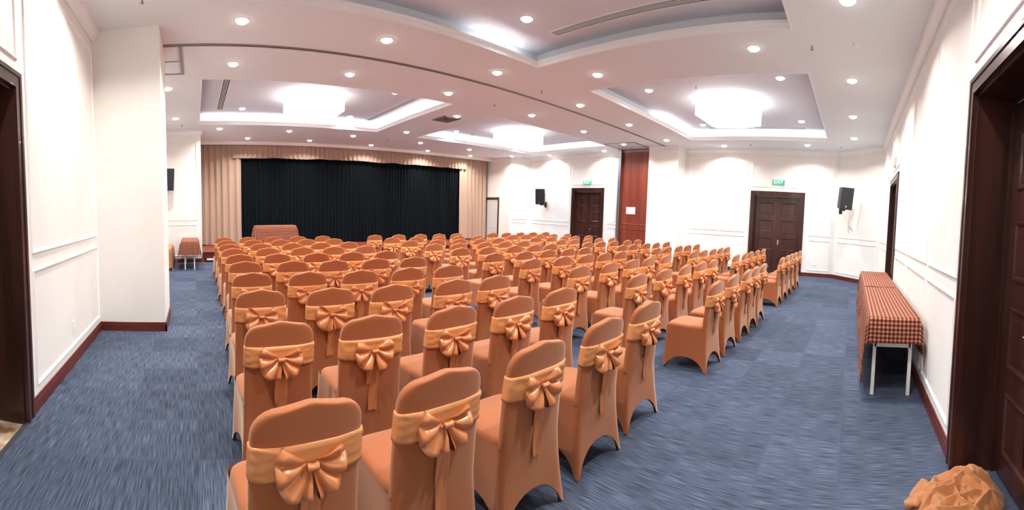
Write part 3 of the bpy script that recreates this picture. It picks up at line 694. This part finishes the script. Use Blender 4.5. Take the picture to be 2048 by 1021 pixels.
# ------------------------------------------------------------------ chairs
def se(w_, t, n, p=4.2):
    out = []
    for i in range(n):
        a = 2*PI*(i+.5)/n; c, s = math.cos(a), math.sin(a)
        out.append((w_*math.copysign(abs(c)**(2/6.5), c), t*math.copysign(abs(s)**(2/p), s)))
    return out
HT = .93
def back_y(z): return .068 - (z-.42)/(HT-.42)*.062 + .010*math.sin((z-.42)/(HT-.42)*PI)
def back_w(z):
    return .196 + .010*(HT-z)
def slab_ring(z, wd, t, n=44, bulge=.02):
    pts = []
    for x, y in se(wd, t, n):
        pts.append((x, back_y(z) + y - bulge*(1-(x/.2)**2)*.9, z))
    return pts
def cover_mesh():
    b = MB()
    rs = []
    for z in (.42, .45, .50, .56, .64, .72, .78, .82): rs.append(slab_ring(z, back_w(z), .026))
    for k in range(1, 7):       # rounded shoulders
        a = k/6*PI/2; z = .82 + .089*math.sin(a)
        rs.append(slab_ring(z, back_w(.82) - .085*(1-math.cos(a)), .026 - .003*(k/6)))
    for wd, dz, t in ((.085, .9145, .022), (.055, .920, .021), (.025, .926, .019), (.012, .9285, .017), (.003, .929, .012)):
        rs.append(slab_ring(dz, wd, t))
    b.rings(rs, cap0=True, cap1=True)
    # seat cushion
    def plan(w0, w1, y0, y1, z, n=44, p=5.5):
        out = []
        for i in range(n):
            a = 2*PI*(i+.5)/n; c, s = math.cos(a), math.sin(a)
            u = math.copysign(abs(c)**(2/p), c); v = math.copysign(abs(s)**(2/p), s)
            yy = (y0+y1)/2 + v*(y1-y0)/2; wd = w0 + (w1-w0)*(v+1)/2
            out.append((u*wd, yy, z))
        return out
    b.rings([plan(.197, .207, .05, .478, .395), plan(.2, .212, .048, .482, .43), plan(.197, .208, .05, .479, .452), plan(.188, .198, .058, .468, .464),
             plan(.16, .17, .08, .44, .470), plan(.1, .1, .15, .38, .474), plan(.02, .02, .24, .28, .475)], cap1=True)
    # skirt with arched openings between the feet
    n = 72; rs = []
    def per(q, w0, w1, y0, y1):
        # q in 0..4 : back (left->right), right side, front, left side ; returns x,y,arch param
        k = int(q) % 4; f = q - int(q)
        if k == 0: return -w0 + 2*w0*f, y0
        if k == 1: return w0 + (w1-w0)*f, y0 + (y1-y0)*f
        if k == 2: return w1 - 2*w1*f, y1
        return -w1 + (w1-w0)*f, y1 + (y0-y1)*f
    R = 18
    for k in range(R+1):
        t = k/R; row = []
        for i in range(n):
            q = 4*i/n; f = q - int(q); side = int(q) % 4
            hmax = (.165, .13, .16, .13)[side]
            g = min(1, max(0, (abs(2*f-1)/.90)))
            arch = hmax*max(0, 1-g**2.3)**.62
            zb = .003 + arch
            rear = q <= 1.0001
            zt = .676 if rear else .44
            z = zt + (zb-zt)*t
            s = max(0, (.44-z)/.44)
            # fabric hugs the legs at the corners and pulls in a little between them
            wb, wf = .203 + .030*s**1.5, .213 + .018*s**1.5
            u_ = abs(2*f-1) if side == 0 else 1.0
            y_top = back_y(max(z, .42)) - (.0275 if rear else .012) - .018*(1-min(1, u_)**2)
            if rear and z > .44: wb = back_w(z) + .002
            x, y = per(q, wb, wf, y_top*(1-s**1.7), .480 + .018*s)
            mid_ = 1-abs(2*f-1)**2
            pull = (.028 if side in (1, 3) else .018)*mid_*math.sin(min(1, s*1.25)*PI*.5)
            if side == 0: y += pull
            elif side == 2: y -= pull
            elif side == 1: x -= pull
            else: x += pull
            # round the corner
            cr = max(0, 1-min(f, 1-f)*n/4/1.5)
            cx, cy = 0, .25; x += (cx-x)*.028*cr; y += (cy-y)*.028*cr
            row.append((x, y, z))
        rs.append(row)
    b.rings(rs)
    return b
def sash_mesh(seed=0):
    b = MB(); rs = []; K = 9
    for k in range(K+1):
        z = .672 + .118*k/K; ring = []
        for (x, y, _) in slab_ring(z, back_w(z)+.005, .031, 48):
            crease = .0085*(1-abs(noise.noise(Vector((x*4+seed, z*34 + abs(x)*9, seed*1.3))))*3) if y < back_y(z)+.01 else 0
            sag = -.010*(1-(x/.2)**2) if y < back_y(z) else 0
            ring.append((x, y - abs(crease) - .001, z + sag))
        rs.append(ring)
    inner = [slab_ring(.790, back_w(.79)-.004, .022, 48)]; bot = [slab_ring(.672, back_w(.672)-.004, .022, 48)]
    b.rings(bot + rs + inner)
    return b
def bow_meshes(seed, drop=0., wide=1.):
    """fan-shaped pleated loops either side of a knot, in chair coordinates"""
    rnd = random.Random(seed); kz = .717; ky = back_y(kz) - .026 - .018
    b = MB()
    for sgn in (-1, 1):
        Rm = .142*wide*rnd.uniform(.93, 1.07); a0 = math.radians(33 + rnd.uniform(-6, 8)); a1 = math.radians(-86 + rnd.uniform(-4, 8))
        NA, NR = 44, 10; pl = rnd.uniform(2.7, 3.4); p0 = rnd.uniform(0, 2)
        for layer in (0, 1):
            rs = []
            for j in range(NR+1):
                t = j/NR; row = []
                for i in range(NA+1):
                    s = i/NA; a = a0 + (a1-a0)*s
                    ww = math.sin(s*pl*2*PI*.5 + p0)
                    R = Rm*(.80 + .14*math.sin(s*PI) + .12*(s > .5)*(s-.5) + .035*ww)*(1 + drop*s*.5)
                    rr = .006 + (R-.006)*t
                    puff = math.sin(min(1, t*1.02)*PI*.62)
                    y = -(.008 + .022*puff + .042*abs(math.sin((s*pl+p0)*PI))**.65*t**.6)
                    y += .016*t*(1-s)
                    if layer: y = y*.35 + .004
                    if t > .93 and layer == 0: y *= .72
                    aa = a + .05*math.sin(9*t + p0)*(1-t)
                    row.append((sgn*rr*math.cos(aa)*.98, ky + y + .012, kz + rr*math.sin(aa) + .004))
                rs.append(row)
            if layer == 0: front = rs
            else: back = rs
        edge = [front[-1], back[-1]]
        b.rings(front, closed=False); b.rings(back, closed=False); b.rings(edge, closed=False)
        b.rings([[r[0] for r in front], [r[0] for r in back]], closed=False)
    # gathered patch above the knot
    g = MB(); rs = []
    for k in range(8):
        t = k/7; z = kz + .004 + .066*t; hw = .018 + .075*t
        rs.append([(hw*u, ky + .006 + .003*math.sin(k*2.6) + .004*math.sin(u*16) - .006*(1-abs(u))*(1-t), z) for u in [i/12-1 for i in range(25)]])
    g.rings(rs, closed=False)
    kn = MB(); rs = []
    for k in range(9):
        a = PI*k/8; hw = .010 + .005*abs(math.cos(a))
        rs.append([(.019*math.cos(a), ky - .030 + .014*math.cos(2*PI*i/10), kz + hw*math.sin(2*PI*i/10)*1.0 + .002) for i in range(10)])
    kn.rings(rs, cap0=True, cap1=True)
    tails = []
    for q in range(2):
        Lm = rnd.uniform(.2, .3) if q else rnd.uniform(.27, .38); off = rnd.uniform(-.03, .015) if q else rnd.uniform(-.005, .03); tw = rnd.uniform(-.5, .5); rs = []
        for k in range(11):
            t = k/10; z = kz - .01 - Lm*t; hw = .012 + .018*min(1, t*2.5)
            cx = off*min(1, t*2) + .006*math.sin(t*5+q)
            yb = (back_y(max(z, .42)) if z > .42 else back_y(.42) - .048*((.42-z)/.42)**1.2) - .026 - .020 - .012*math.sin(t*PI)*(1 if q else .6) - (.006 if q else 0)
            ph = tw*t*2
            row = []
            for i in range(7):
                u = i/3-1; x = cx + hw*u*math.cos(ph*.5); row.append((x, yb - .007*math.sin(u*3+t*4+q) , z - (.02*u*tw if k == 10 else 0)))
            rs.append(row)
        tb = MB(); tb.rings(rs, closed=False); back2 = [[(x, y+.003, z) for x, y, z in r_] for r_ in rs]; tb.rings(back2, closed=False)
        tails.append(tb)
    return b, g, kn, tails
def make_chair(seed, drop, wide):
    r = empty('banquet_chair')
    cover_mesh().build('chair_cover', M['cover'], r, smooth=True)
    sa = sash_mesh(seed).build('sash', M['satin'], r, smooth=True)
    b, g, kn, tails = bow_meshes(seed, drop, wide)
    bo = b.build('bow', M['bow'], r, smooth=True)
    g.build('gather', M['bow'], bo, smooth=True); kn.build('knot', M['bow'], bo, smooth=True)
    for t_ in tails: t_.build('tail', M['bow'], bo, smooth=True)
    for sx, sy in ((-1, 0), (1, 0), (-1, 1), (1, 1)):
        MB().tube((sx*.213, .474 if sy else .022, 0), (sx*.165, .42 if sy else .095, .42), .010, 6).build('leg', M['black'], r)
    return r
protos = [make_chair(1, 0, 1), make_chair(2, .25, .95), make_chair(3, -.1, 1.06), make_chair(4, .4, .9)]
GRID = [[
   [(0.63, 9.23), (1.17, 9.22), (1.75, 9.2), (2.31, 9.19), (2.9, 9.18)] ,
   [(0.64, 8.36), (1.17, 8.34), (1.73, 8.32), (2.27, 8.3), (2.86, 8.28)] ,
   [(0.62, 7.47), (1.19, 7.45), (1.76, 7.42), (2.3, 7.41), (2.85, 7.39)] ,
   [(0.61, 6.6), (1.16, 6.58), (1.72, 6.54), (2.25, 6.52), (2.82, 6.51)] ,
   [(0.61, 5.73), (1.14, 5.7), (1.7, 5.67), (2.23, 5.64), (2.78, 5.63)] ,
   [(0.59, 4.92), (1.16, 4.86), (1.66, 4.79), (2.22, 4.78), (2.75, 4.75)] ,
   [(0.55, 4.03), (1.1, 3.96), (1.64, 3.91), (2.19, 3.89), (2.72, 3.88)] ,
   [(0.5, 3.16), (1.05, 3.1), (1.58, 3.06), (2.2, 3.05), (2.69, 3.04)] ,
   [(0.46, 2.24), (1.01, 2.21), (1.58, 2.19), (2.15, 2.2), (2.7, 2.21)] ,
   [(0.36, 1.28), (0.91, 1.32), (1.49, 1.34), (2.11, 1.37), (2.73, 1.41)] ,
],
[
   [(4.21, 9.16), (4.85, 9.14), (5.48, 9.14), (6.04, 9.13), (6.59, 9.12)] ,
   [(4.22, 8.25), (4.83, 8.24), (5.46, 8.24), (6.02, 8.23), (6.6, 8.22)] ,
   [(4.17, 7.36), (4.82, 7.35), (5.39, 7.35), (5.97, 7.33), (6.51, 7.33)] ,
   [(4.19, 6.48), (4.75, 6.47), (5.39, 6.46), (5.94, 6.46), (6.47, 6.45)] ,
   [(4.16, 5.61), (4.73, 5.59), (5.37, 5.58), (5.91, 5.58), (6.37, 5.57)] ,
   [(4.12, 4.71), (4.76, 4.7), (5.33, 4.71), (5.88, 4.71), (6.38, 4.71)] ,
   [(4.06, 3.87), (4.71, 3.86), (5.26, 3.85), (5.78, 3.85), (6.29, 3.85)] ,
   [(4.02, 3.02), (4.67, 3.01), (5.28, 3.02), (5.77, 3.01), (6.37, 3.0)] ,
   [(3.99, 2.2), (4.64, 2.19), (5.28, 2.18), (5.86, 2.17), (6.38, 2.16)] ,
   [(4.13, 1.34), (4.74, 1.34), (5.36, 1.33), (5.83, 1.33), (6.35, 1.33)] ,
],
[
   [(7.86, 9.11), (8.4, 9.1), (8.98, 9.1), (9.52, 9.09), (10.11, 9.09)] ,
   [(7.82, 8.21), (8.34, 8.21), (8.87, 8.2), (9.46, 8.19), (10.12, 8.19)] ,
   [(7.79, 7.32), (8.38, 7.31), (8.92, 7.31), (9.42, 7.31), (10.03, 7.3)] ,
   [(7.76, 6.44), (8.27, 6.43), (8.82, 6.43), (9.33, 6.43), (9.99, 6.42)] ,
   [(7.63, 5.56), (8.16, 5.56), (8.73, 5.56), (9.36, 5.55), (9.9, 5.55)] ,
   [(7.7, 4.69), (8.18, 4.69), (8.8, 4.69), (9.31, 4.68), (9.9, 4.68)] ,
   [(7.67, 3.84), (8.2, 3.84), (8.78, 3.83), (9.28, 3.82), (9.87, 3.82)] ,
   [(7.59, 2.99), (8.15, 2.98), (8.7, 2.97), (9.21, 2.97), (9.69, 2.96)] ,
   [(7.65, 2.14), (8.27, 2.13), (8.75, 2.13), (9.31, 2.12), (9.9, 2.11)] ,
   [(7.82, 1.29), (8.41, 1.28), (8.95, 1.28), (9.49, 1.27), (10.16, 1.26)] ,
]]
BLOCK = ['left', 'middle', 'right']
ROW = ['front row by the stage', 'second row from the stage', 'third row from the stage', 'fourth row from the stage', 'fifth row from the stage',
       'fifth row from the back', 'fourth row from the back', 'third row from the back', 'second row from the back', 'back row']
SEAT = ['leftmost seat', 'second seat from left', 'centre seat', 'second seat from right', 'rightmost seat']
used = set()
rc = random.Random(5)
for bi in range(3):
    for ri in range(10):
        for ci in range(5):
            x, y = GRID[bi][ri][ci]
            if bi == 0 and ri == 8 and ci == 1: pi = 0
            else: pi = rc.randrange(4)
            if pi in used: o = copy_tree(protos[pi])
            else: o = protos[pi]; used.add(pi)
            o.location = (x, y, 0)
            rz = rc.uniform(-2.2, 2.2)
            if bi == 0 and ri == 9: rz = (4, 1, 0, -1, -2)[ci]
            o.rotation_euler = (0, 0, math.radians(rz))
            lab = 'orange covered banquet chair, %s block, %s, %s' % (BLOCK[bi], ROW[ri], SEAT[ci])
            tag(o, lab, 'chair', 'orange covered chairs in three blocks')
o = copy_tree(protos[0]); o.location = (8.17, -.93, 0); o.rotation_euler = (0, 0, 0)
tag(o, 'orange covered banquet chair standing in the doorway behind the checked-cloth tables', 'chair')
if 'group' in o: del o['group']
